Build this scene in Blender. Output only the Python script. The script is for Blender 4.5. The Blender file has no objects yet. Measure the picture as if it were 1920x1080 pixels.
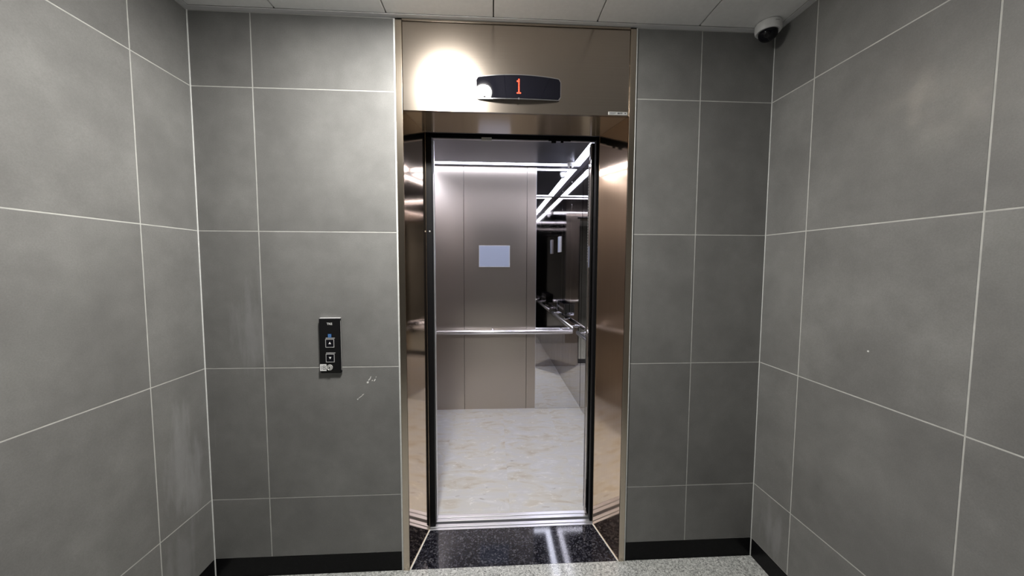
import bpy, bmesh, math, random
from mathutils import Vector, Matrix
random.seed(7)
S = bpy.context.scene
COL = S.collection

# ---------------------------------------------------------------- camera
CAM = Vector((1.2584, -1.6093, 1.4262))
RX, RY, RZ = -0.0635, -0.0035, -0.05513
FPX = 668.45
Rm = (Matrix.Rotation(RZ, 3, 'Z') @ Matrix.Rotation(RX, 3, 'X') @ Matrix.Rotation(RY, 3, 'Y'))
right, fwd, up = Rm.col[0], Rm.col[1], Rm.col[2]
cd = bpy.data.cameras.new('camera')
cam = bpy.data.objects.new('camera', cd)
COL.objects.link(cam)
mw = Matrix.Identity(4)
for r in range(3):
    mw[r][0], mw[r][1], mw[r][2], mw[r][3] = right[r], up[r], -fwd[r], CAM[r]
cam.matrix_world = mw
cd.sensor_width = 36
cd.lens = FPX / 1920 * 36
cd.clip_start = 0.02
S.camera = cam

# ---------------------------------------------------------------- world, exposure
W = bpy.data.worlds.new('world')
S.world = W
W.use_nodes = True
W.node_tree.nodes['Background'].inputs[0].default_value = (0.6, 0.65, 0.75, 1)
W.node_tree.nodes['Background'].inputs[1].default_value = 0.0
vs = S.view_settings
vs.view_transform = 'Standard'
vs.look = 'None'
vs.gamma = 1
vs.use_curve_mapping = False
vs.exposure = 0.0

LAMP = 670.0          # lobby sensor lamp radiance
LAMP_COL = (1.0, 0.975, 0.92)
LED = 17.0            # lift car light strips
LED_COL = (0.83, 0.85, 1.0)

# ---------------------------------------------------------------- main dimensions (metres)
RW = 2.5325           # lobby width
RH = 2.4727           # lobby height
RY0 = -4.2            # rear end of lobby
ZB = 0.0906           # baseboard height
ROWS = [ZB, 0.3697, 0.9697, 1.5697, 2.1697, RH]
FL0, FL1 = 0.845, 0.873      # left casing
FR0, FR1 = 1.867, 1.893      # right casing
HZ = 2.093                   # head soffit height
JD = 0.248                   # jamb depth
JL, JR = 0.921, 1.812        # jamb inner back edges
CL, CR = 0.50, 2.135         # car left/right wall
CY0, CB = 0.362, 1.85        # car front / back
CZ = 2.366                   # car ceiling

# ---------------------------------------------------------------- material helpers
def nodes(name):
    m = bpy.data.materials.new(name)
    m.use_nodes = True
    nt = m.node_tree
    b = nt.nodes['Principled BSDF']
    return m, nt, b

def N(nt, t, **kw):
    n = nt.nodes.new(t)
    for k, v in kw.items():
        setattr(n, k, v)
    return n

def simple(name, col, rough=0.5, metal=0.0, spec=0.5, grain=0.0, gscale=60):
    m, nt, b = nodes(name)
    b.inputs['Base Color'].default_value = (*col, 1)
    b.inputs['Roughness'].default_value = rough
    b.inputs['Metallic'].default_value = metal
    b.inputs['Specular IOR Level'].default_value = spec
    if grain:
        tc = N(nt, 'ShaderNodeTexCoord')
        no = N(nt, 'ShaderNodeTexNoise')
        no.inputs['Scale'].default_value = gscale
        no.inputs['Detail'].default_value = 6
        nt.links.new(tc.outputs['Object'], no.inputs['Vector'])
        r = N(nt, 'ShaderNodeMapRange')
        r.inputs['From Min'].default_value = .3
        r.inputs['From Max'].default_value = .7
        r.inputs['To Min'].default_value = 1 - grain
        r.inputs['To Max'].default_value = 1 + grain
        nt.links.new(no.outputs['Fac'], r.inputs['Value'])
        mx = N(nt, 'ShaderNodeVectorMath', operation='SCALE')
        mx.inputs[0].default_value = col
        nt.links.new(r.outputs[0], mx.inputs['Scale'])
        nt.links.new(mx.outputs[0], b.inputs['Base Color'])
    return m

def emit(name, col, strength):
    m, nt, b = nodes(name)
    b.inputs['Base Color'].default_value = (*col, 1)
    b.inputs['Emission Color'].default_value = (*col, 1)
    b.inputs['Emission Strength'].default_value = strength
    return m

def metal(name, col, rough, aniso=0.0, tangent=None, wave=0.0, hair=None, rot=0.0, metallic=1.0, wscale=2.2):
    """hairline sheet metal: constant-direction anisotropy, faint hairlines, gentle oil-canning"""
    m, nt, b = nodes(name)
    b.inputs['Base Color'].default_value = (*col, 1)
    b.inputs['Metallic'].default_value = metallic
    b.inputs['Roughness'].default_value = rough
    tc = N(nt, 'ShaderNodeTexCoord')
    geo = N(nt, 'ShaderNodeNewGeometry')
    if aniso:
        b.inputs['Anisotropic'].default_value = aniso
        b.inputs['Anisotropic Rotation'].default_value = rot
        c = N(nt, 'ShaderNodeCombineXYZ')
        for i in range(3):
            c.inputs[i].default_value = tangent[i]
        nt.links.new(c.outputs[0], b.inputs['Tangent'])
    if hair:
        mp = N(nt, 'ShaderNodeMapping')
        mp.inputs['Scale'].default_value = hair
        nt.links.new(geo.outputs['Position'], mp.inputs['Vector'])
        no = N(nt, 'ShaderNodeTexNoise')
        no.inputs['Scale'].default_value = 1.0
        no.inputs['Detail'].default_value = 3
        nt.links.new(mp.outputs[0], no.inputs['Vector'])
        r = N(nt, 'ShaderNodeMapRange')
        r.inputs['To Min'].default_value = .9
        r.inputs['To Max'].default_value = 1.1
        nt.links.new(no.outputs['Fac'], r.inputs['Value'])
        mx = N(nt, 'ShaderNodeVectorMath', operation='SCALE')
        mx.inputs[0].default_value = col
        nt.links.new(r.outputs[0], mx.inputs['Scale'])
        nt.links.new(mx.outputs[0], b.inputs['Base Color'])
    if wave:
        no2 = N(nt, 'ShaderNodeTexNoise')
        no2.inputs['Scale'].default_value = wscale
        no2.inputs['Detail'].default_value = 1
        nt.links.new(geo.outputs['Position'], no2.inputs['Vector'])
        bp = N(nt, 'ShaderNodeBump')
        bp.inputs['Strength'].default_value = 1
        bp.inputs['Distance'].default_value = wave
        nt.links.new(no2.outputs['Fac'], bp.inputs['Height'])
        nt.links.new(bp.outputs[0], b.inputs['Normal'])
    return m

def tile_material(name, base, rough, stains=()):
    """matt porcelain tile: clouded grey, fine grain, tone differing tile by tile, dried splash stains"""
    m, nt, b = nodes(name)
    geo = N(nt, 'ShaderNodeNewGeometry')
    oi = N(nt, 'ShaderNodeObjectInfo')
    add = N(nt, 'ShaderNodeVectorMath', operation='MULTIPLY_ADD')
    cmb = N(nt, 'ShaderNodeCombineXYZ')
    nt.links.new(oi.outputs['Random'], cmb.inputs[0])
    nt.links.new(oi.outputs['Random'], cmb.inputs[2])
    nt.links.new(cmb.outputs[0], add.inputs[0])
    add.inputs[1].default_value = (37, 11, 23)
    nt.links.new(geo.outputs['Position'], add.inputs[2])
    def noise(sc, det, vec=None, rough=.55):
        n = N(nt, 'ShaderNodeTexNoise')
        n.inputs['Scale'].default_value = sc
        n.inputs['Detail'].default_value = det
        n.inputs['Roughness'].default_value = rough
        nt.links.new((vec or add.outputs[0]), n.inputs['Vector'])
        return n
    def rng(src, a, c, lo=.3, hi=.7):
        r = N(nt, 'ShaderNodeMapRange')
        r.inputs['From Min'].default_value = lo
        r.inputs['From Max'].default_value = hi
        r.inputs['To Min'].default_value = a
        r.inputs['To Max'].default_value = c
        nt.links.new(src, r.inputs['Value'])
        return r.outputs[0]
    def mul(a, c):
        n = N(nt, 'ShaderNodeMath', operation='MULTIPLY')
        nt.links.new(a, n.inputs[0])
        nt.links.new(c, n.inputs[1])
        return n.outputs[0]
    cloud = rng(noise(3.2, 6).outputs['Fac'], .84, 1.16)
    mid = rng(noise(14, 5).outputs['Fac'], .93, 1.07)
    grain = rng(noise(240, 3).outputs['Fac'], .93, 1.07)
    tone = rng(oi.outputs['Random'], .94, 1.06, 0, 1)
    f = mul(mul(cloud, mid), mul(grain, tone))
    sc = N(nt, 'ShaderNodeVectorMath', operation='SCALE')
    sc.inputs[0].default_value = base
    nt.links.new(f, sc.inputs['Scale'])
    out = sc.outputs[0]
    for (cx, cy, cz), (sx, sy, sz), amt in stains:
        sub = N(nt, 'ShaderNodeVectorMath', operation='SUBTRACT')
        nt.links.new(geo.outputs['Position'], sub.inputs[0])
        sub.inputs[1].default_value = (cx, cy, cz)
        dv = N(nt, 'ShaderNodeVectorMath', operation='DIVIDE')
        nt.links.new(sub.outputs[0], dv.inputs[0])
        dv.inputs[1].default_value = (sx, sy, sz)
        ln = N(nt, 'ShaderNodeVectorMath', operation='LENGTH')
        nt.links.new(dv.outputs[0], ln.inputs[0])
        mp = N(nt, 'ShaderNodeMapping')
        mp.inputs['Scale'].default_value = (22, 22, 3.5)
        nt.links.new(geo.outputs['Position'], mp.inputs['Vector'])
        sn = noise(1.0, 4, mp.outputs[0])
        d = N(nt, 'ShaderNodeMath', operation='ADD')
        nt.links.new(ln.outputs['Value'], d.inputs[0])
        nt.links.new(rng(sn.outputs['Fac'], .75, -.75), d.inputs[1])
        mask = rng(d.outputs[0], amt, 0, .25, 1.05)
        mx = N(nt, 'ShaderNodeMix', data_type='RGBA')
        nt.links.new(mask, mx.inputs['Factor'])
        nt.links.new(out, mx.inputs['A'])
        mx.inputs['B'].default_value = (.42, .42, .44, 1)
        out = mx.outputs['Result']
    nt.links.new(out, b.inputs['Base Color'])
    b.inputs['Roughness'].default_value = rough
    nt.links.new(rng(noise(9, 4).outputs['Fac'], rough - .05, rough + .06), b.inputs['Roughness'])
    b.inputs['Specular IOR Level'].default_value = .5
    bp = N(nt, 'ShaderNodeBump')
    bp.inputs['Strength'].default_value = .25
    bp.inputs['Distance'].default_value = .0006
    nt.links.new(noise(160, 4).outputs['Fac'], bp.inputs['Height'])
    nt.links.new(bp.outputs[0], b.inputs['Normal'])
    return m

def granite(name, stops, scale, rough, coat=0.0):
    m, nt, b = nodes(name)
    geo = N(nt, 'ShaderNodeNewGeometry')
    v = N(nt, 'ShaderNodeTexVoronoi')
    v.inputs['Scale'].default_value = scale
    nt.links.new(geo.outputs['Position'], v.inputs['Vector'])
    sep = N(nt, 'ShaderNodeSeparateColor')
    nt.links.new(v.outputs['Color'], sep.inputs[0])
    v2 = N(nt, 'ShaderNodeTexNoise')
    v2.inputs['Scale'].default_value = scale * .35
    v2.inputs['Detail'].default_value = 5
    nt.links.new(geo.outputs['Position'], v2.inputs['Vector'])
    a = N(nt, 'ShaderNodeMath', operation='MULTIPLY_ADD')
    nt.links.new(v2.outputs['Fac'], a.inputs[0])
    a.inputs[1].default_value = .9
    nt.links.new(sep.outputs[0], a.inputs[2])
    h = N(nt, 'ShaderNodeMath', operation='MULTIPLY')
    nt.links.new(a.outputs[0], h.inputs[0])
    h.inputs[1].default_value = 1 / 1.65
    cr = N(nt, 'ShaderNodeValToRGB')
    el = cr.color_ramp.elements
    while len(el) < len(stops):
        el.new(.5)
    for e, (p, c) in zip(el, stops):
        e.position = p
        e.color = (*c, 1)
    nt.links.new(h.outputs[0], cr.inputs[0])
    nt.links.new(cr.outputs[0], b.inputs['Base Color'])
    b.inputs['Roughness'].default_value = rough
    return m

def vinyl_marble(name):
    m, nt, b = nodes(name)
    geo = N(nt, 'ShaderNodeNewGeometry')
    oi = N(nt, 'ShaderNodeObjectInfo')
    cmb = N(nt, 'ShaderNodeCombineXYZ')
    nt.links.new(oi.outputs['Random'], cmb.inputs[0])
    nt.links.new(oi.outputs['Random'], cmb.inputs[1])
    add = N(nt, 'ShaderNodeVectorMath', operation='MULTIPLY_ADD')
    nt.links.new(cmb.outputs[0], add.inputs[0])
    add.inputs[1].default_value = (19, 31, 0)
    nt.links.new(geo.outputs['Position'], add.inputs[2])
    mp = N(nt, 'ShaderNodeMapping')
    mp.inputs['Scale'].default_value = (1, 2.2, 1)
    nt.links.new(add.outputs[0], mp.inputs['Vector'])
    def noise(s, d, dist=0.0):
        n = N(nt, 'ShaderNodeTexNoise')
        n.inputs['Scale'].default_value = s
        n.inputs['Detail'].default_value = d
        n.inputs['Distortion'].default_value = dist
        nt.links.new(mp.outputs[0], n.inputs['Vector'])
        return n
    n1 = noise(4.5, 5, 1.2)
    cr = N(nt, 'ShaderNodeValToRGB')
    e = cr.color_ramp.elements
    e[0].position, e[0].color = .28, (.40, .35, .29, 1)
    e[1].position, e[1].color = .72, (.56, .56, .575, 1)
    for p, c in ((.38, (.48, .45, .40, 1)), (.48, (.52, .51, .485, 1)), (.6, (.50, .50, .51, 1))):
        x = e.new(p)
        x.color = c
    nt.links.new(n1.outputs['Fac'], cr.inputs[0])
    # ridged veins, darker creases beside pale lips
    n2 = noise(7, 6, 1.6)
    r = N(nt, 'ShaderNodeValToRGB')
    e = r.color_ramp.elements
    e[0].position, e[0].color = .455, (0, 0, 0, 1)
    e[1].position, e[1].color = .56, (0, 0, 0, 1)
    x = e.new(.50)
    x.color = (1, 1, 1, 1)
    x = e.new(.512)
    x.color = (.1, .1, .1, 1)
    nt.links.new(n2.outputs['Fac'], r.inputs[0])
    n3 = noise(11, 3)
    g = N(nt, 'ShaderNodeMapRange')
    g.inputs['From Min'].default_value = .5
    g.inputs['From Max'].default_value = .68
    nt.links.new(n3.outputs['Fac'], g.inputs['Value'])
    mm = N(nt, 'ShaderNodeMath', operation='MULTIPLY')
    nt.links.new(r.outputs[0], mm.inputs[0])
    nt.links.new(g.outputs[0], mm.inputs[1])
    mx = N(nt, 'ShaderNodeMix', data_type='RGBA')
    nt.links.new(mm.outputs[0], mx.inputs['Factor'])
    nt.links.new(cr.outputs[0], mx.inputs['A'])
    mx.inputs['B'].default_value = (.70, .69, .67, 1)
    # small brown flecks
    v = noise(16, 2, .6)
    fl = N(nt, 'ShaderNodeMapRange')
    fl.inputs['From Min'].default_value = .70
    fl.inputs['From Max'].default_value = .76
    fl.inputs['To Max'].default_value = .6
    nt.links.new(v.outputs['Fac'], fl.inputs['Value'])
    mx2 = N(nt, 'ShaderNodeMix', data_type='RGBA')
    nt.links.new(fl.outputs[0], mx2.inputs['Factor'])
    nt.links.new(mx.outputs['Result'], mx2.inputs['A'])
    mx2.inputs['B'].default_value = (.22, .19, .16, 1)
    nt.links.new(mx2.outputs['Result'], b.inputs['Base Color'])
    b.inputs['Roughness'].default_value = .38
    bp = N(nt, 'ShaderNodeBump')
    bp.inputs['Strength'].default_value = .3
    bp.inputs['Distance'].default_value = .001
    nt.links.new(n2.outputs['Fac'], bp.inputs['Height'])
    nt.links.new(bp.outputs[0], b.inputs['Normal'])
    return m

M = {}
TB = (.178, .177, .173)
M['tile'] = tile_material('grey porcelain tile', TB, .42, stains=[
    ((0, -.12, .62), (.06, .09, .24), .28), ((0, -.16, .22), (.05, .08, .14), .16),
    ((.19, 0, 1.18), (.075, .04, .20), .20), ((RW, -.10, .22), (.05, .07, .10), .22)])
M['grout'] = simple('pale grout', (.47, .47, .45), .8, grain=.12, gscale=30)
M['caulk'] = simple('white sealant', (.66, .67, .66), .55, grain=.06)
M['base'] = granite('black skirting', [(0, (.004, .004, .004)), (.8, (.007, .007, .008)), (1, (.012, .012, .013))], 220, .3)
M['base'].node_tree.nodes['Principled BSDF'].inputs['Specular IOR Level'].default_value = .12
M['floor'] = granite('grey speckled granite floor', [(0, (.05, .05, .05)), (.25, (.18, .185, .18)), (.45, (.36, .37, .36)), (.7, (.48, .49, .48)), (1, (.75, .76, .74))], 200, .10)
M['threshold'] = granite('polished black granite', [(0, (.004, .004, .006)), (.50, (.008, .008, .012)), (.66, (.02, .02, .028)), (.82, (.05, .05, .06)), (1, (.13, .13, .14))], 150, .06)
M['ceil'] = simple('white lacquered ceiling panel', (.80, .80, .80), .45, grain=.03)
M['ceil_gap'] = simple('dark ceiling plenum', (.03, .03, .03), .9)
M['trimwhite'] = simple('white wall angle', (.60, .60, .61), .4)
GOLD = (.50, .435, .375)
COPPER = (.79, .635, .475)
M['head'] = metal('bronze hairline steel head', GOLD, .21, .2, (0, 0, 1), hair=(2, 2, 900), wave=.0006, wscale=3)
M['jamb'] = metal('bronze polished steel jamb', COPPER, .075, .3, (0, 0, 1), hair=(600, 600, 2), wave=.0016)
M['casing'] = metal('bronze casing edge', (.58, .50, .41), .24, hair=(500, 500, 2))
M['soffit'] = metal('bronze polished steel soffit', COPPER, .12, hair=(2, 700, 2), wave=.0006, metallic=.82)
M['chrome'] = metal('chrome', (.80, .80, .83), .08)
M['railsteel'] = metal('satin handrail steel', (.86, .86, .89), .20, metallic=.9)
M['alu'] = metal('brushed aluminium sill', (.84, .84, .88), .34, hair=(2, 700, 700), metallic=.85)
M['dark'] = simple('black enamel', (.006, .006, .009), .4, spec=.3)
M['rubber'] = simple('black door rubber', (.004, .004, .005), .5, spec=.2)
M['carwall'] = metal('etched bronze steel car wall', (.515, .46, .405), .30, .3, (0, 0, 1), hair=(300, 300, 300), metallic=.88)
M['carwall2'] = metal('polished bronze steel car wall', (.52, .485, .465), .045, 0, (0, 0, 1), hair=(40, 40, 1), wave=.0005)
M['mirror'] = metal('mirror', (.82, .82, .83), .006)
M['carceil'] = metal('dark satin car ceiling', (.37, .37, .42), .30)
M['carmargin'] = simple('lilac grey margin', (.17, .165, .20), .35)
M['vinyl'] = vinyl_marble('marbled vinyl tile')
M['white'] = simple('white plastic', (.72, .72, .72), .35)
M['silver'] = simple('silver foil', (.55, .55, .54), .35, .4)
M['blackgloss'] = simple('gloss black acrylic', (.005, .005, .008), .04, spec=.3)
M['blackplastic'] = simple('black plastic', (.008, .008, .009), .3, spec=.25)
M['paper'] = simple('pale blue notice sheet', (.60, .68, .86), .5)
M['paperedge'] = simple('white notice frame', (.85, .85, .88), .4)
M['led'] = emit('cool light strip', LED_COL, LED)
M['lamp'] = emit('sensor lamp diffuser', LAMP_COL, LAMP)
M['red'] = emit('red display dots', (1.0, .05, .012), 1.5)
M['blue'] = simple('blue access symbol', (.03, .13, .38), .4)
M['ltblue'] = simple('pale blue print', (.16, .30, .55), .4)
M['print'] = simple('white print', (.80, .80, .80), .5)
M['greyprint'] = simple('grey print', (.42, .42, .43), .5)
M['darkprint'] = simple('dark print', (.03, .03, .035), .5)
M['scuff'] = simple('white chipped tile', (.72, .72, .70), .7)

# ---------------------------------------------------------------- mesh helpers
def bx(bm, x0, x1, y0, y1, z0, z1, bev=0.0, seg=1):
    r = bmesh.ops.create_cube(bm, size=1)
    vs_ = r['verts']
    bmesh.ops.scale(bm, verts=vs_, vec=(x1 - x0, y1 - y0, z1 - z0))
    bmesh.ops.translate(bm, verts=vs_, vec=((x0 + x1) / 2, (y0 + y1) / 2, (z0 + z1) / 2))
    if bev:
        es = list({e for v in vs_ for e in v.link_edges})
        bmesh.ops.bevel(bm, geom=es, offset=bev, segments=seg, affect='EDGES', profile=.5)

def box(*a, **k):
    bm = bmesh.new()
    bx(bm, *a, **k)
    return bm

def prism(bm, pts, lo, hi, axis='z'):
    """extrude a polygon; pts are 2D in the plane normal to axis"""
    def P(a, b, c):
        return {'z': (a, b, c), 'y': (a, c, b), 'x': (c, a, b)}[axis]
    A = [bm.verts.new(P(p[0], p[1], lo)) for p in pts]
    B = [bm.verts.new(P(p[0], p[1], hi)) for p in pts]
    bm.faces.new(A)
    bm.faces.new(B[::-1])
    n = len(pts)
    for i in range(n):
        bm.faces.new((A[i], B[i], B[(i + 1) % n], A[(i + 1) % n]))
    bmesh.ops.recalc_face_normals(bm, faces=bm.faces[:])

def lathe(bm, prof, c, axis='z', seg=40, cap=True):
    """prof: list of (r, h) along axis"""
    def P(r, a, h):
        u, v = r * math.cos(a), r * math.sin(a)
        o = {'z': (u, v, h), 'y': (u, h, v), 'x': (h, u, v)}[axis]
        return (c[0] + o[0], c[1] + o[1], c[2] + o[2])
    rings = []
    for r, h in prof:
        if r < 1e-6:
            rings.append([bm.verts.new(P(0, 0, h))])
        else:
            rings.append([bm.verts.new(P(r, 2 * math.pi * i / seg, h)) for i in range(seg)])
    for a, b in zip(rings, rings[1:]):
        for i in range(seg):
            j = (i + 1) % seg
            if len(a) == 1 and len(b) == 1:
                continue
            if len(a) == 1:
                bm.faces.new((a[0], b[i], b[j]))
            elif len(b) == 1:
                bm.faces.new((a[i], b[0], a[j]))
            else:
                bm.faces.new((a[i], b[i], b[j], a[j]))
    if cap:
        for rg in (rings[0], rings[-1]):
            if len(rg) > 1:
                bm.faces.new(rg)
    bmesh.ops.recalc_face_normals(bm, faces=bm.faces[:])

def cyl(r, c, h0, h1, axis='z', seg=24, bev=0.0):
    bm = bmesh.new()
    if bev:
        lathe(bm, [(r - bev, h0), (r, h0 + bev), (r, h1 - bev), (r - bev, h1)], c, axis, seg)
    else:
        lathe(bm, [(r, h0), (r, h1)], c, axis, seg)
    return bm

WORLD = {}
def link(o, loc, parent):
    WORLD[o.name] = Vector(loc)
    COL.objects.link(o)
    if parent is not None:
        o.parent = parent
        o.location = Vector(loc) - WORLD[parent.name]
    else:
        o.location = loc
    return o

def obj(name, bm, mat, parent=None, smooth=False, origin=None):
    xs = [v.co for v in bm.verts]
    lo = Vector((min(v.x for v in xs), min(v.y for v in xs), min(v.z for v in xs)))
    hi = Vector((max(v.x for v in xs), max(v.y for v in xs), max(v.z for v in xs)))
    c = Vector(origin) if origin else (lo + hi) / 2
    bmesh.ops.translate(bm, verts=bm.verts[:], vec=-c)
    me = bpy.data.meshes.new(name)
    bm.to_mesh(me)
    bm.free()
    me.materials.append(M[mat])
    if smooth:
        for p in me.polygons:
            p.use_smooth = True
        me.set_sharp_from_angle(angle=math.radians(38))
    o = bpy.data.objects.new(name, me)
    return link(o, c, parent)

def share(name, me, loc, parent):
    o = bpy.data.objects.new(name, me)
    return link(o, loc, parent)

def thing(name, loc, label, cat, group=None):
    o = bpy.data.objects.new(name, None)
    o.empty_display_size = .05
    link(o, loc, None)
    return tag(o, label, cat, group)

def tag(o, label, cat, group=None):
    o['label'] = label
    o['category'] = cat
    if group:
        o['group'] = group
    return o

def struct(o, label=None):
    o['kind'] = 'structure'
    if label:
        o['label'] = label
    return o

def text_bm(s, size, x, y, z, depth=.0004):
    """lettering facing -Y, centred at x,z"""
    cu = bpy.data.curves.new('lettering', 'FONT')
    cu.body = s
    cu.size = size
    cu.align_x = 'CENTER'
    cu.align_y = 'CENTER'
    cu.extrude = depth
    t = bpy.data.objects.new('lettering', cu)
    COL.objects.link(t)
    bpy.context.view_layer.update()
    me = bpy.data.meshes.new_from_object(t.evaluated_get(bpy.context.evaluated_depsgraph_get()))
    bm = bmesh.new()
    bm.from_mesh(me)
    bpy.data.objects.remove(t)
    bpy.data.curves.remove(cu)
    bpy.data.meshes.remove(me)
    for v in bm.verts:
        v.co = Vector((x + v.co.x, y - v.co.z, z + v.co.y))
    bmesh.ops.recalc_face_normals(bm, faces=bm.faces[:])
    return bm

# ================================================================ LOBBY SHELL
G = .0021       # half grout width
TT = .009       # tile thickness
REC = .0007     # grout recess

# floor (grey granite) and the black threshold slab inside the jambs
struct(obj('floor', box(-.02, RW + .02, RY0, -.002, -.06, 0), 'floor'), 'polished grey speckled granite lobby floor')

# back wall core left and right of the surround, with tiles
bm = bmesh.new()
bx(bm, -.02, FL0 - .004, REC, .16, 0, RH + .03)
bx(bm, FR1 + .004, RW + .02, REC, .16, 0, RH + .03)
wall_back = struct(obj('wall_back', bm, 'grout'), 'grey tiled wall around the lift entrance')
wall_left = struct(obj('wall_left', box(-.16, -REC, RY0, .0, 0, RH + .03), 'grout'), 'grey tiled wall left of the lift')
wall_right = struct(obj('wall_right', box(RW + REC, RW + .16, RY0, .0, 0, RH + .03), 'grout'), 'grey tiled wall right of the lift')
wall_rear = struct(obj('wall_rear', box(-.16, RW + .16, RY0 - .16, RY0, 0, RH + .03), 'tile'), 'plain grey wall behind the viewer')

meshes = {}
def tile(u, v, w, face, parent):
    """u=(a,b) along the wall, v=(z0,z1); one bevelled tile, mesh shared by size"""
    a, b = u
    z0, z1 = v
    L, H = round(b - a, 4), round(z1 - z0, 4)
    key = (L, H, face)
    if key not in meshes:
        if face == 'y':
            bb = box(-L / 2, L / 2, 0, TT, -H / 2, H / 2, bev=.0006)
        elif face == 'xl':
            bb = box(-TT, 0, -L / 2, L / 2, -H / 2, H / 2, bev=.0006)
        else:
            bb = box(0, TT, -L / 2, L / 2, -H / 2, H / 2, bev=.0006)
        me = bpy.data.meshes.new('tile')
        bb.to_mesh(me)
        bb.free()
        me.materials.append(M['tile'])
        meshes[key] = me
    j = random.uniform(-.00012, .00012)
    loc = ((a + b) / 2, w + j, (z0 + z1) / 2) if face == 'y' else (w + j, (a + b) / 2, (z0 + z1) / 2)
    share('tile', meshes[key], loc, parent)

for a, b in ((0.003, .2511 - G), (.2511 + G, FL0 - .006), (FR1 + .005, 2.1938 - G), (2.1938 + G, RW - .003)):
    for z0, z1 in zip(ROWS, ROWS[1:]):
        tile((a, b), (z0 + (G if z0 > ZB else .0015), z1 - G), 0, 'y', wall_back)
for cuts, w, face, par in (([-.003, -.249, -.849, -1.449, -2.049, -2.649, RY0], 0, 'xl', wall_left),
                           ([-.003, -.214, -.742, -1.342, -1.942, -2.542, RY0], RW, 'xr', wall_right)):
    for a, b in zip(cuts, cuts[1:]):
        for z0, z1 in zip(ROWS, ROWS[1:]):
            tile((b + G, a - (G if a < -.01 else 0)), (z0 + (G if z0 > ZB else .0015), z1 - G), w, face, par)

# chipped white scuffs on the tile right of the call panel
def flake(x, z, l, w, a):
    bm = bmesh.new()
    c, s = math.cos(a), math.sin(a)
    pts = []
    for u, v in ((-.5, 0), (-.2, .5), (.25, .35), (.5, 0), (.15, -.5), (-.3, -.4)):
        pts.append((x + u * l * c - v * w * s, z + u * l * s + v * w * c))
    prism(bm, pts, -.0007, .0005, 'y')
    obj('scuff_mark', bm, 'scuff', wall_back)
for x, z, l, w, a in ((.698, .898, .011, .009, .7), (.706, .912, .018, .005, .85), (.718, .906, .007, .004, .8),
                      (.711, .921, .012, .0035, 1.1), (.729, .908, .015, .005, 1.0), (.735, .922, .007, .002, 1.2),
                      (.665, .832, .030, .0024, .65), (.676, .842, .012, .003, .6), (.652, .821, .006, .005, .5)):
    flake(x, z, l, w, a)
bm = bmesh.new()
lathe(bm, [(.0035, .0005), (.003, -.0008), (0, -.001)], (RW, -.483, 1.139), 'x', 10, cap=False)
obj('scuff_mark', bm, 'scuff', wall_right)

# skirting
for nm, a in (('baseboard_back_left', (.003, FL0 - .005, -.0005, .012, .0, ZB)), ('baseboard_back_right', (FR1 + .005, RW - .003, -.0005, .012, .0, ZB))):
    struct(obj(nm, box(*a, bev=.0008), 'base'), 'polished black stone skirting on the lift wall, ' + nm.split('_')[2] + ' of the lift')
struct(obj('baseboard_left', box(-.012, .0005, RY0, -.004, 0, ZB, bev=.0008), 'base'), 'polished black stone skirting under the left wall')
struct(obj('baseboard_right', box(RW - .0005, RW + .012, RY0, -.004, 0, ZB, bev=.0008), 'base'), 'polished black stone skirting under the right wall')

# sealant beads: corners, beside the casing, along the wall foot
def bead(name, x, y, z0, z1, r, label):
    bm = bmesh.new()
    prism(bm, [(x + r * math.cos(a * math.pi / 4), y + r * math.sin(a * math.pi / 4)) for a in range(8)], z0, z1, 'z')
    struct(obj(name, bm, 'caulk', smooth=True), label)
bead('trim_1', .0012, -.0012, .002, RH, .0028, 'pale sealant bead in the left wall corner')
bead('trim_2', RW - .0012, -.0012, .002, RH, .0020, 'pale sealant bead in the right wall corner')
bead('trim_3', FL0 - .0042, -.001, .002, RH - .004, .0042, 'white sealant bead along the left lift casing')
bead('trim_4', FR1 + .0036, -.001, .002, RH - .004, .0038, 'white sealant bead along the right lift casing')

# ceiling: dark plenum, white metal panels with open joints, wall angle
ceiling = struct(obj('ceiling', box(-.16, RW + .16, RY0, .16, RH + .03, RH + .09), 'ceil_gap'), 'white panel ceiling of the lift lobby')
ex = .024
cj = [ex, .365, .815, 1.263, 1.710, 2.165, RW - ex]
yj = [-ex, -1.222, -2.42, RY0 + ex]
lamp_c = (1.014, -.595)
for a, b in zip(cj, cj[1:]):
    for y1, y0 in zip(yj, yj[1:]):
        obj('ceiling_panel', box(a + .0022, b - .0022, y0 + .0022, y1 - .0022, RH + .002, RH + .016, bev=.0022), 'ceil', ceiling)
struct(obj('trim_5', box(0, RW, -.0255, 0, RH, RH + .003, bev=.0008), 'trimwhite'), 'white wall angle where ceiling meets the lift wall')
struct(obj('trim_6', box(0, .0255, RY0, -.0256, RH, RH + .003, bev=.0008), 'trimwhite'), 'white wall angle where ceiling meets the left wall')
struct(obj('trim_7', box(RW - .0255, RW, RY0, -.0256, RH, RH + .003, bev=.0008), 'trimwhite'), 'white wall angle where ceiling meets the right wall')

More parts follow.
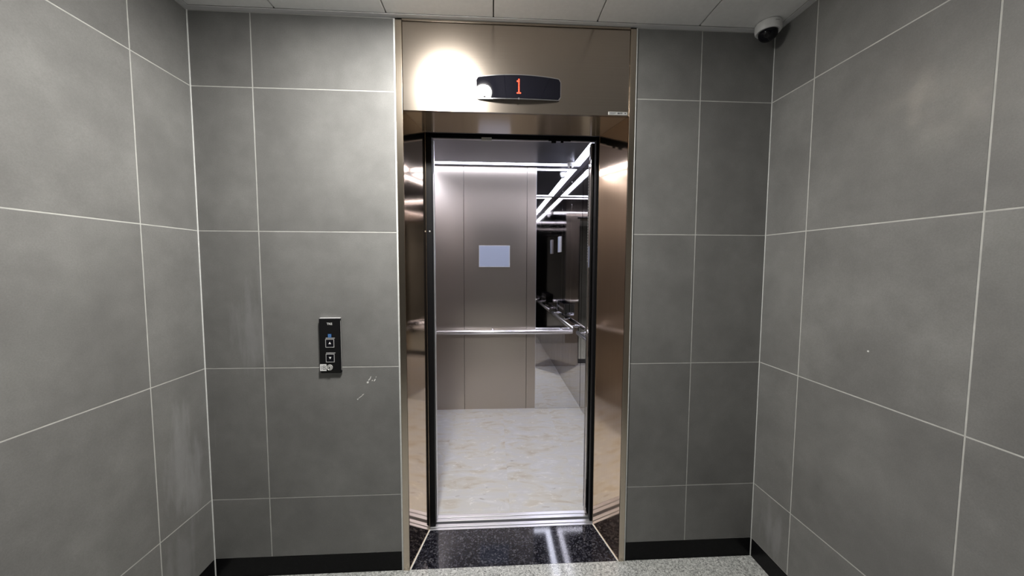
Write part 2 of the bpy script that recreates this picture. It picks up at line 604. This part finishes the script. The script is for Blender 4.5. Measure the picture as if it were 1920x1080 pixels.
# ================================================================ LIFT SURROUND
sur = thing('elevator_surround', ((FL0 + FR1) / 2, 0, 0), 'bronze steel lift door surround with tall head panel', 'door frame')
obj('casing', box(FL0, FL1, -.006, .05, 0, HZ + .372, bev=.0015, seg=2), 'casing', sur)
obj('casing', box(FR0, FR1, -.006, .05, 0, HZ + .372, bev=.0015, seg=2), 'casing', sur)
obj('head_panel', box(FL1 + .0012, FR0 - .0012, -.0008, .012, HZ, RH - .012, bev=.001, seg=2), 'head', sur)
obj('head_trim', box(FL1 + .0012, FR0 - .0012, -.005, .012, RH - .0105, RH - .002, bev=.001, seg=2), 'casing', sur)
bm = bmesh.new()
prism(bm, [(FL1 + .001, -.002), (JL, JD), (JL - .02, JD), (FL1 - .02, .0505)][:4], .001, HZ - .0005, 'z')
obj('jamb', bm, 'jamb', sur)
bm = bmesh.new()
prism(bm, [(FR0 - .001, -.002), (FR0 + .02, .0505), (JR + .02, JD), (JR, JD)], .001, HZ - .0005, 'z')
obj('jamb', bm, 'jamb', sur)
obj('soffit', box(FL1 + .001, FR0 - .001, .0122, JD, HZ, HZ + .012), 'soffit', sur)
bm = bmesh.new()   # raised edges at the back end of each jamb
bx(bm, JL - .004, JL + .0012, JD, JD + .004, .001, HZ)
obj('jamb_edge', bm, 'casing', sur)
obj('jamb_edge', box(JR - .0012, JR + .004, JD, JD + .004, .001, HZ), 'casing', sur)

# black granite threshold with sealant at both jambs
bm = bmesh.new()
prism(bm, [(FL1 + .003, -.0015), (FR0 - .003, -.0015), (JR - .003, JD - .003), (JL + .003, JD - .003)], -.05, .0004, 'z')
thr = struct(obj('floor_threshold', bm, 'threshold'), 'polished black granite threshold slab before the lift')
for p, q in (((FL1 + .002, -.004), (JL + .001, JD)), ((FR0 - .002, -.004), (JR - .001, JD))):
    bm = bmesh.new()
    prism(bm, [(p[0] - .003, p[1]), (p[0] + .003, p[1]), (q[0] + .003, q[1]), (q[0] - .003, q[1])], -.01, .0022, 'z')
    obj('sealant_bead', bm, 'caulk', thr)

# ---------------------------------------------------------------- sills
sl = thing('landing_sill', (1.366, .268, 0), 'grooved aluminium landing sill behind black granite threshold', 'door sill')
for y0, y1, z in ((.247, .2620, .0), (.2665, .288, .001)):
    obj('sill_rail', box(.30, 2.42, y0, y1, -.03, z, bev=.0008), 'alu', sl)
obj('sill_channel', box(.30, 2.42, .2620, .2665, -.03, -.014), 'dark', sl)
sc_ = thing('car_sill', (1.366, .335, 0), 'aluminium car sill at edge of marbled lift floor', 'door sill')
for y0, y1, z in ((.309, .3325, .001), (.338, .3615, .0005)):
    obj('sill_rail', box(CL + .02, CR - .02, y0, y1, -.03, z, bev=.0008), 'alu', sc_)
obj('sill_channel', box(CL + .02, CR - .02, .3325, .338, -.03, -.014), 'dark', sc_)
struct(obj('trim_8', box(.28, 2.44, .246, .3615, -.09, -.0305), 'dark'), 'dark gap between landing sill and car sill')

# door head: track covers behind the soffit
hd = thing('door_header', (1.366, .26, HZ), 'black lift door header strip behind the bronze soffit', 'door header')
obj('track_cover', box(.30, 2.42, .252, .262, 2.094, 2.46), 'dark', hd)
obj('car_header', box(CL, CR, .346, .360, 2.101, 2.46), 'dark', hd)
obj('header_strip', box(CL, CR, .345, .3605, 2.096, 2.1005), 'alu', hd)
obj('door_sensor', box(1.20, 1.255, .338, .3445, 2.088, 2.106, bev=.001), 'white', hd)
bm = bmesh.new()
bx(bm, 1.56, 1.68, .336, .3445, 2.094, 2.106, bev=.001)
bx(bm, 1.575, 1.60, .332, .340, 2.082, 2.095, bev=.001)
bx(bm, 1.625, 1.64, .332, .340, 2.084, 2.095, bev=.001)
obj('latch_bracket', bm, 'blackplastic', hd)

# ---------------------------------------------------------------- sliding doors, parked open
def door(name, x0, x1, y0, y1, mat, lead, label, lead_mat):
    t = thing(name, ((x0 + x1) / 2, (y0 + y1) / 2, .006), label, 'lift door')
    w = .05
    if lead == 'r':
        obj('door_panel', box(x0, x1 - w, y0, y1, .006, 2.08, bev=.001), mat, t)
        obj('door_edge', box(x1 - w, x1, y0 - .001, y1 + .001, .006, 2.08, bev=.003, seg=2), lead_mat, t)
    else:
        obj('door_panel', box(x0 + w, x1, y0, y1, .006, 2.08, bev=.001), mat, t)
        obj('door_edge', box(x0, x0 + w, y0 - .001, y1 + .001, .006, 2.08, bev=.003, seg=2), lead_mat, t)
    return t
door('landing_door', .38, .950, .2665, .298, 'carwall', 'r', 'black edged landing door leaf parked open behind left jamb', 'rubber')
door('landing_door', 1.799, 2.36, .2665, .298, 'carwall', 'l', 'black edged landing door leaf parked open behind right jamb', 'rubber')
t = door('car_door', .51, .953, .312, .340, 'carwall', 'r', 'steel car door leaf parked open at left side of car', 'alu')
t = door('car_door', 1.786, 2.125, .312, .340, 'carwall2', 'l', 'steel car door leaf parked open at right with light curtain', 'carwall2')
obj('light_curtain', box(1.785, 1.792, .3412, .358, .03, 1.98, bev=.001), 'blackplastic', t)
for k in range(34):
    obj('curtain_lens', cyl(.0028, (1.785, .3495, 1.45 + k * .0152), -.0008, .0006, 'x', 8), 'silver', t)
bm = bmesh.new()
bx(bm, 1.7838, 1.7935, .341, .3445, .012, 2.07, bev=.001)
obj('safety_edge', bm, 'chrome', t)
obj('screw', cyl(.004, (.936, .2655, 1.60), -.0012, .001, 'y', 10), 'silver', bpy.data.objects['landing_door'])

# ================================================================ LIFT CAR
car = thing('elevator_car', (1.3175, 1.1, 0), 'lit lift car with bronze steel walls, mirror and marbled floor', 'lift car')
obj('floor_pan', box(CL - .02, CR + .02, .362, CB + .02, -.06, -.0035), 'dark', car)
xs = [CL, .91, 1.36, 1.81, CR]
ys = [.3625, .80, 1.25, 1.70, CB]
for a, b in zip(xs, xs[1:]):
    for c, d in zip(ys, ys[1:]):
        obj('floor_tile', box(a + .0001, b - .0001, c + .0001, d - .0001, -.0035, 0), 'vinyl', car)
# back wall: two etched panels, narrow trim panel, mirror panel
ZT = CZ - .002
for a, b, mat, nm in ((CL, .984, 'carwall', 'wall_panel'), (.987, 1.5905, 'carwall', 'wall_panel'), (1.5935, 1.681, 'carwall', 'wall_panel'), (1.683, CR - .001, 'mirror', 'mirror_panel')):
    obj(nm, box(a, b, CB, CB + .018, .001, ZT, bev=.0008), mat, car)
# thin bright edging between steel and mirror and along the foot
obj('mirror_edging', box(1.6805, 1.6832, CB - .0012, CB + .01, .001, ZT), 'alu', car)
obj('foot_edging', box(CL, 1.681, CB - .002, CB, .0005, .0032), 'alu', car)
for a, b in ((.365, .84), (.843, 1.36), (1.363, CB)):
    obj('wall_panel', box(CR, CR + .018, a, b, .001, ZT, bev=.0008), 'carwall2', car)
    obj('wall_panel', box(CL - .018, CL, a, b, .001, ZT, bev=.0008), 'carwall', car)
obj('foot_edging', box(CR - .0025, CR, .366, CB, .0005, .0035), 'alu', car)
for a, b in ((CL, .93), (1.83, CR)):
    obj('front_return', box(a, b, .3605, .372, .001, 2.1005), 'carwall2', car)
obj('front_lintel', box(CL, CR, .3605, .372, 2.101, 2.40), 'carwall2', car)
# ceiling: dark satin panels with a ring of flush light strips let in near the walls
E0, E1 = .050, .122         # strip: distance from wall of outer and inner edge
zc0, zc1 = CZ, CZ + .03
FY = .372
obj('ceiling_panel', box(CL + E1 + .004, CR - E1 - .004, FY + E1 + .004, CB - E1 - .004, zc0 - .002, zc1, bev=.002), 'carceil', car)
for a in ((CL, CR, CB - E0, CB), (CL, CR, FY, FY + E0), (CL, CL + E0, FY + E0, CB - E0), (CR - E0, CR, FY + E0, CB - E0)):
    obj('ceiling_margin', box(*a, zc0 - .002, zc1), 'carmargin', car)
obj('roof_plate', box(CL - .018, CR + .018, FY, CB + .018, zc1 + .0005, zc1 + .02), 'dark', car)
for a, ins in (((CL + E0, CR - E0, CB - E1, CB - E0), 'x'), ((CL + E0, CR - E0, FY + E0, FY + E1), 'x'),
               ((CL + E0, CL + E1, FY + E1, CB - E1), 'y'), ((CR - E1, CR - E0, FY + E1, CB - E1), 'y')):
    h = obj('light_strip', box(*a, zc0 + .006, zc1), 'alu', car)
    m_ = .004
    q = (a[0], a[1], a[2] + m_, a[3] - m_) if ins == 'x' else (a[0] + m_, a[1] - m_, a[2], a[3])
    obj('diffuser', box(*q, zc0, zc0 + .0058, bev=.0005), 'led', h)

# handrails
def rail(p, q, wall, brackets):
    """flat-oval tube; wall = unit vector to the wall"""
    d = (Vector(q) - Vector(p))
    L = d.length
    d.normalize()
    w = Vector(wall)
    bm = bmesh.new()
    R_ = []
    n = 20
    ends = [(0, .3), (.004, .75), (.012, 1), (L - .012, 1), (L - .004, .75), (L, .3)]
    for s, k in ends:
        ring = []
        for i in range(n):
            a = 2 * math.pi * i / n
            ring.append(bm.verts.new(Vector(p) + d * s + w * (.016 * k * math.cos(a)) + Vector((0, 0, .021 * k * math.sin(a)))))
        R_.append(ring)
    for a, b in zip(R_, R_[1:]):
        for i in range(n):
            bm.faces.new((a[i], a[(i + 1) % n], b[(i + 1) % n], b[i]))
    bm.faces.new(R_[0])
    bm.faces.new(R_[-1])
    bmesh.ops.recalc_face_normals(bm, faces=bm.faces[:])
    h = obj('handrail', bm, 'railsteel', car, smooth=True)
    for s in brackets:
        c = Vector(p) + d * s
        bm = bmesh.new()
        ax = 'y' if abs(w.y) > .5 else 'x'
        sg = (w.y if ax == 'y' else w.x)
        pr = [(.007, .008 * sg), (.007, .040 * sg), (.016, .044 * sg), (.016, .060 * sg)]
        lathe(bm, pr, c + Vector((0, 0, .012)), ax, 14)
        obj('bracket', bm, 'chrome', h, smooth=True)
rail((.60, 1.79, .783), (2.043, 1.79, .783), (0, 1, 0), (.10, .66, 1.34))
rail((2.075, 1.755, .783), (2.075, .50, .783), (1, 0, 0), (.10, .63, 1.15))
rail((.56, 1.755, .783), (.56, .50, .783), (-1, 0, 0), (.10, .63, 1.15))

# wheelchair-height control box above the right handrail (seen in the mirror)
cb = obj('control_box', box(CR - .055, CR, .86, 1.30, .862, .985, bev=.006, seg=2), 'blackgloss', car)
obj('box_edge', box(CR - .058, CR - .002, .855, .861, .857, .990, bev=.001), 'chrome', cb)
obj('box_edge', box(CR - .058, CR - .002, 1.299, 1.305, .857, .990, bev=.001), 'chrome', cb)
for k in range(6):
    obj('button', cyl(.013, (CR - .055, .93 + k * .06, .925), -.003, .001, 'x', 18, .001), 'chrome', cb)

# notices in the car
def sheet(name, a, label, frame_b):
    t = thing(name, ((a[0] + a[1]) / 2, (a[2] + a[3]) / 2, a[4]), label, 'notice')
    obj('backing', box(*a, bev=.0004), 'paperedge', t)
    obj('sheet', box(*frame_b), 'paper', t)
    return t
sheet('notice', (1.129, 1.428, CB - .004, CB - .0005, 1.408, 1.617), 'pale blue landscape notice on the back wall of the lift car',
      (1.135, 1.422, CB - .0046, CB - .0039, 1.414, 1.611))
sheet('notice', (CR - .014, CR - .0005, .62, .74, 1.60, 1.80), 'small pale notice seen reflected high in the car mirror',
      (CR - .0146, CR - .0139, .626, .734, 1.606, 1.794))

# ================================================================ DOME CAMERAS
def dome_camera(cx, cy, zc, r, hb, label, look, rd, base_mat='white', dome_mat='blackgloss'):
    t = thing('dome_camera', (cx, cy, zc), label, 'security camera')
    bm = bmesh.new()
    lathe(bm, [(r * .96, 0), (r, -.004), (r, -hb + .012), (r * .97, -hb + .004), (r * .90, -hb), (rd * 1.02, -hb + .001), (rd * 1.0, -hb + .006)], (cx, cy, zc), 'z', 48, cap=False)
    obj('housing', bm, base_mat, t, smooth=True)
    bm = bmesh.new()
    pr = [(rd, -hb + .006), (rd, -hb - .002)] + [(rd * math.cos(a), -hb - .002 - rd * .92 * math.sin(a)) for a in [i * math.pi / 20 for i in range(1, 11)]]
    pr[-1] = (0, pr[-1][1])
    lathe(bm, pr, (cx, cy, zc), 'z', 40, cap=False)
    d = obj('dome', bm, dome_mat, t, smooth=True)
    lc = Vector((cx, cy, zc - hb - .002)) + Vector(look).normalized() * rd * .96
    bm = bmesh.new()
    lathe(bm, [(rd * .30, -.003), (rd * .30, .003), (rd * .22, .004), (rd * .2, .001), (0, .001)], (0, 0, 0), 'z', 20, cap=False)
    q = Vector((0, 0, 1)).rotation_difference(Vector(look).normalized()).to_matrix()
    for v in bm.verts:
        v.co = q @ v.co + lc
    obj('lens', bm, 'blackplastic', d, smooth=True)
    return t
dc = dome_camera(2.453, -.058, RH + .0005, .050, .036, 'white dome security camera under the ceiling in the right corner', (-.6, -.6, -.55), .037)
obj('logo', box(2.446, 2.462, -.058 - .0506, -.058 - .0485, RH - .014, RH - .0105), 'greyprint', dc)
dome_camera(1.972, 1.675, CZ - .0035, .032, .030, 'small white dome camera under the lift car ceiling', (-.15, -.85, -.5), .026, dome_mat='white')

# ================================================================ SENSOR LAMP (lobby ceiling)
t = thing('ceiling_lamp', (lamp_c[0], lamp_c[1], RH), 'round white sensor lamp on the lobby ceiling before the lift', 'ceiling lamp')
bm = bmesh.new()
lathe(bm, [(.086, .002), (.106, .002), (.106, -.010), (.102, -.014), (.092, -.015), (.088, -.012), (.086, -.002)], (*lamp_c, RH), 'z', 56, cap=False)
obj('housing', bm, 'white', t, smooth=True)
bm = bmesh.new()
lathe(bm, [(.0855, .000), (.0855, -.0170), (.080, -.0200), (.02, -.0215), (.0, -.0215)], (*lamp_c, RH), 'z', 56, cap=False)
obj('diffuser', bm, 'lamp', t, smooth=True)
bm = bmesh.new()
lathe(bm, [(.017, -.0205), (.017, -.026), (.012, -.034), (.005, -.037), (0, -.0375)], (lamp_c[0], lamp_c[1] - .03, RH), 'z', 24, cap=False)
obj('motion_sensor', bm, 'blackplastic', t, smooth=True)

# ================================================================ FLOOR INDICATOR
IX, IZ, IHW = 1.3725, 2.1945, .184
t = thing('floor_indicator', (IX, 0, IZ), 'black curved floor display with red number above the lift', 'display')
def ind_outline(hw, hh_mid, hh_end, rc):
    """half height as function of x, rounded corners"""
    pts = []
    n = 48
    for i in range(n + 1):
        u = -1 + 2 * i / n
        x = u * hw
        h = hh_end + (hh_mid - hh_end) * (1 - u * u)
        e = hw - abs(x)
        if e < rc:
            h = h - rc + math.sqrt(max(0, rc * rc - (rc - e) ** 2))
        pts.append((x, h))
    return pts
def bulge(x):
    return .0185 * (1 - (x / .187) ** 2)
def ind_mesh(hw, hm, he, rc, y_front, y_back, up_=0.0, dn=0.0):
    bm = bmesh.new()
    o = ind_outline(hw, hm, he, rc)
    rows = 6
    cols = []
    for x, h in o:
        col = []
        for k in range(rows + 1):
            s = -1 + 2 * k / rows
            z = IZ + s * h
            col.append(bm.verts.new((IX + x, y_front - bulge(x), z)))
        cols.append(col)
    back = [[bm.verts.new((IX + x, y_back, IZ - h)), bm.verts.new((IX + x, y_back, IZ + h))] for x, h in o]
    for a, b, p, q in zip(cols, cols[1:], back, back[1:]):
        for k in range(rows):
            bm.faces.new((a[k], b[k], b[k + 1], a[k + 1]))
        bm.faces.new((a[0], p[0], q[0], b[0]))
        bm.faces.new((a[-1], b[-1], q[1], p[1]))
    bm.faces.new([v for v in cols[0]] + [back[0][1], back[0][0]])
    bm.faces.new([v for v in cols[-1]][::-1] + [back[-1][0], back[-1][1]])
    bmesh.ops.remove_doubles(bm, verts=bm.verts[:], dist=1e-5)
    bmesh.ops.recalc_face_normals(bm, faces=bm.faces[:])
    return bm
obj('bezel', ind_mesh(.187, .0520, .0465, .014, -.006, -.0008), 'chrome', t, smooth=True)
obj('lens', ind_mesh(.1835, .0475, .0425, .012, -.0078, -.004), 'blackgloss', t, smooth=True)
# dot-matrix figure one, as small lit dots
digit = []
rows7 = ['00100', '01100', '00100', '00100', '00100', '00100', '00100', '00100', '01110']
bm = bmesh.new()
pz, px_ = .0070, .0062
for r_, line in enumerate(rows7):
    for c_, ch in enumerate(line):
        if ch == '1':
            x = (c_ - 2) * px_
            z = (4 - r_) * pz
            lathe(bm, [(.0032, .0006), (.0032, -.0006)], (IX + x, -.0079 - bulge(x), IZ + z + .001), 'y', 10)
obj('number', bm, 'red', t)
obj('screw', cyl(.0042, (IX, -.0068 - .0185, IZ - .0500), -.0012, .002, 'y', 12), 'darkprint', t)

# maker's tag on the head panel
t = thing('name_tag', (1.8165, 0, 2.103), 'small silver maker tag on lower right of bronze head panel', 'tag')
obj('plate', box(1.7735, 1.8600, -.0022, -.0009, 2.0965, 2.1105, bev=.0004), 'silver', t)
bm = bmesh.new()
for a, b, z0, z1 in ((1.780, 1.808, 2.1040, 2.1060), (1.781, 1.802, 2.1005, 2.1015), (1.816, 1.822, 2.1005, 2.1070), (1.824, 1.828, 2.1005, 2.1070), (1.830, 1.838, 2.1040, 2.1070), (1.832, 1.836, 2.1005, 2.1030), (1.848, 1.853, 2.1020, 2.1065)):
    bx(bm, a, b, -.0026, -.0021, z0, z1)
obj('print', bm, 'darkprint', t)

# ================================================================ HALL CALL PANEL
PX, PZ0, PZ1, PY = .5435, .9455, 1.1905, -.015
t = thing('call_panel', (PX, 0, PZ0), 'black lift call panel with two square buttons on grey tiles', 'call panel')
bm = bmesh.new()
prism(bm, [(-.0008, PZ0 + .002), (-.010, PZ0), (PY + .003, PZ0 + .006), (PY, PZ0 + .012), (PY, PZ1 - .003), (PY + .002, PZ1), (-.0008, PZ1)], PX - .0455, PX + .0455, 'x')
bmesh.ops.bevel(bm, geom=[e for e in bm.edges if abs(e.verts[0].co.x - e.verts[1].co.x) < 1e-6], offset=.0025, segments=2, affect='EDGES')
obj('housing', bm, 'blackplastic', t)
obj('edge_strip', box(PX - .043, PX + .045, PY + .0005, -.001, PZ1 - .0002, PZ1 + .0022, bev=.0004), 'trimwhite', t)
obj('edge_strip', box(PX + .0455, PX + .0462, PY + .0035, PY + .0075, PZ0 + .014, PZ1 - .010, bev=.0002), 'silver', t)
obj('lettering', text_bm('TKE', .0135, PX + .0005, PY - .0004, 1.1665), 'print', t)
bm = bmesh.new()
bx(bm, PX - .0075, PX + .0070, PY - .0006, PY + .0005, 1.1065, 1.1220)
acc = obj('access_symbol', bm, 'blue', t)
bm = bmesh.new()
for a in ((-.0048, .0043, 1.1180, 1.1197), (-.0048, .0043, 1.1090, 1.1107), (-.0048, -.0032, 1.1090, 1.1197), (.0027, .0043, 1.1090, 1.1197)):
    bx(bm, PX + a[0], PX + a[1], PY - .0010, PY - .0005, a[2], a[3])
obj('symbol', bm, 'ltblue', acc)
for zc, upw in ((1.0805, True), (1.0145, False)):
    b = obj('button', box(PX - .0168, PX + .0168, PY - .0016, PY + .001, zc - .0168, zc + .0168, bev=.0008), 'blackgloss', t)
    bm = bmesh.new()
    for a in ((-.0185, .0185, .0165, .0185), (-.0185, .0185, -.0185, -.0165), (-.0185, -.0165, -.0165, .0165), (.0165, .0185, -.0165, .0165)):
        bx(bm, PX + a[0], PX + a[1], PY - .0024, PY - .0002, zc + a[2], zc + a[3])
    obj('button_rim', bm, 'greyprint', b)
    bm = bmesh.new()
    s = 1 if upw else -1
    prism(bm, [(PX - .0055, zc + .001 - s * .004), (PX + .0055, zc + .001 - s * .004), (PX, zc + .001 + s * .0055)], PY - .0023, PY - .0015, 'y')
    obj('arrow', bm, 'print', b)
    bm = bmesh.new()   # braille strip over the button
    bx(bm, PX - .017, PX + .022, PY - .0010, PY + .0002, zc + .0215, zc + .0245)
    for k in range(6):
        bx(bm, PX - .013 + k * .006, PX - .011 + k * .006, PY - .0016, PY - .0009, zc + .0223, zc + .0239)
    obj('braille_strip', bm, 'greyprint', t)
st = obj('sticker', box(PX - .0455, PX - .0175, PY - .0006, PY + .0004, .9570, .9870), 'print', t)
bm = bmesh.new()
for a in ((-.034, -.0215, .979, .981), (-.034, -.0215, .964, .966), (-.034, -.032, .966, .979), (-.0235, -.0215, .966, .979), (-.030, -.0255, .9705, .9745), (-.041, -.039, .962, .982)):
    bx(bm, PX + a[0], PX + a[1], PY - .0010, PY - .0005, a[2], a[3])
obj('print', bm, 'darkprint', st)
bm = bmesh.new()
lathe(bm, [(.0130, .0004), (.0130, -.0030), (.0112, -.0042), (.0100, -.0030), (.0072, -.0030), (.0066, -.0046), (0, -.0046)], (PX - .0032, PY, .9725), 'y', 28, cap=False)
k = obj('key_switch', bm, 'silver', t, smooth=True)
obj('key_slot', box(PX - .0045, PX - .0019, PY - .0052, PY - .0044, .9685, .9765), 'darkprint', k)
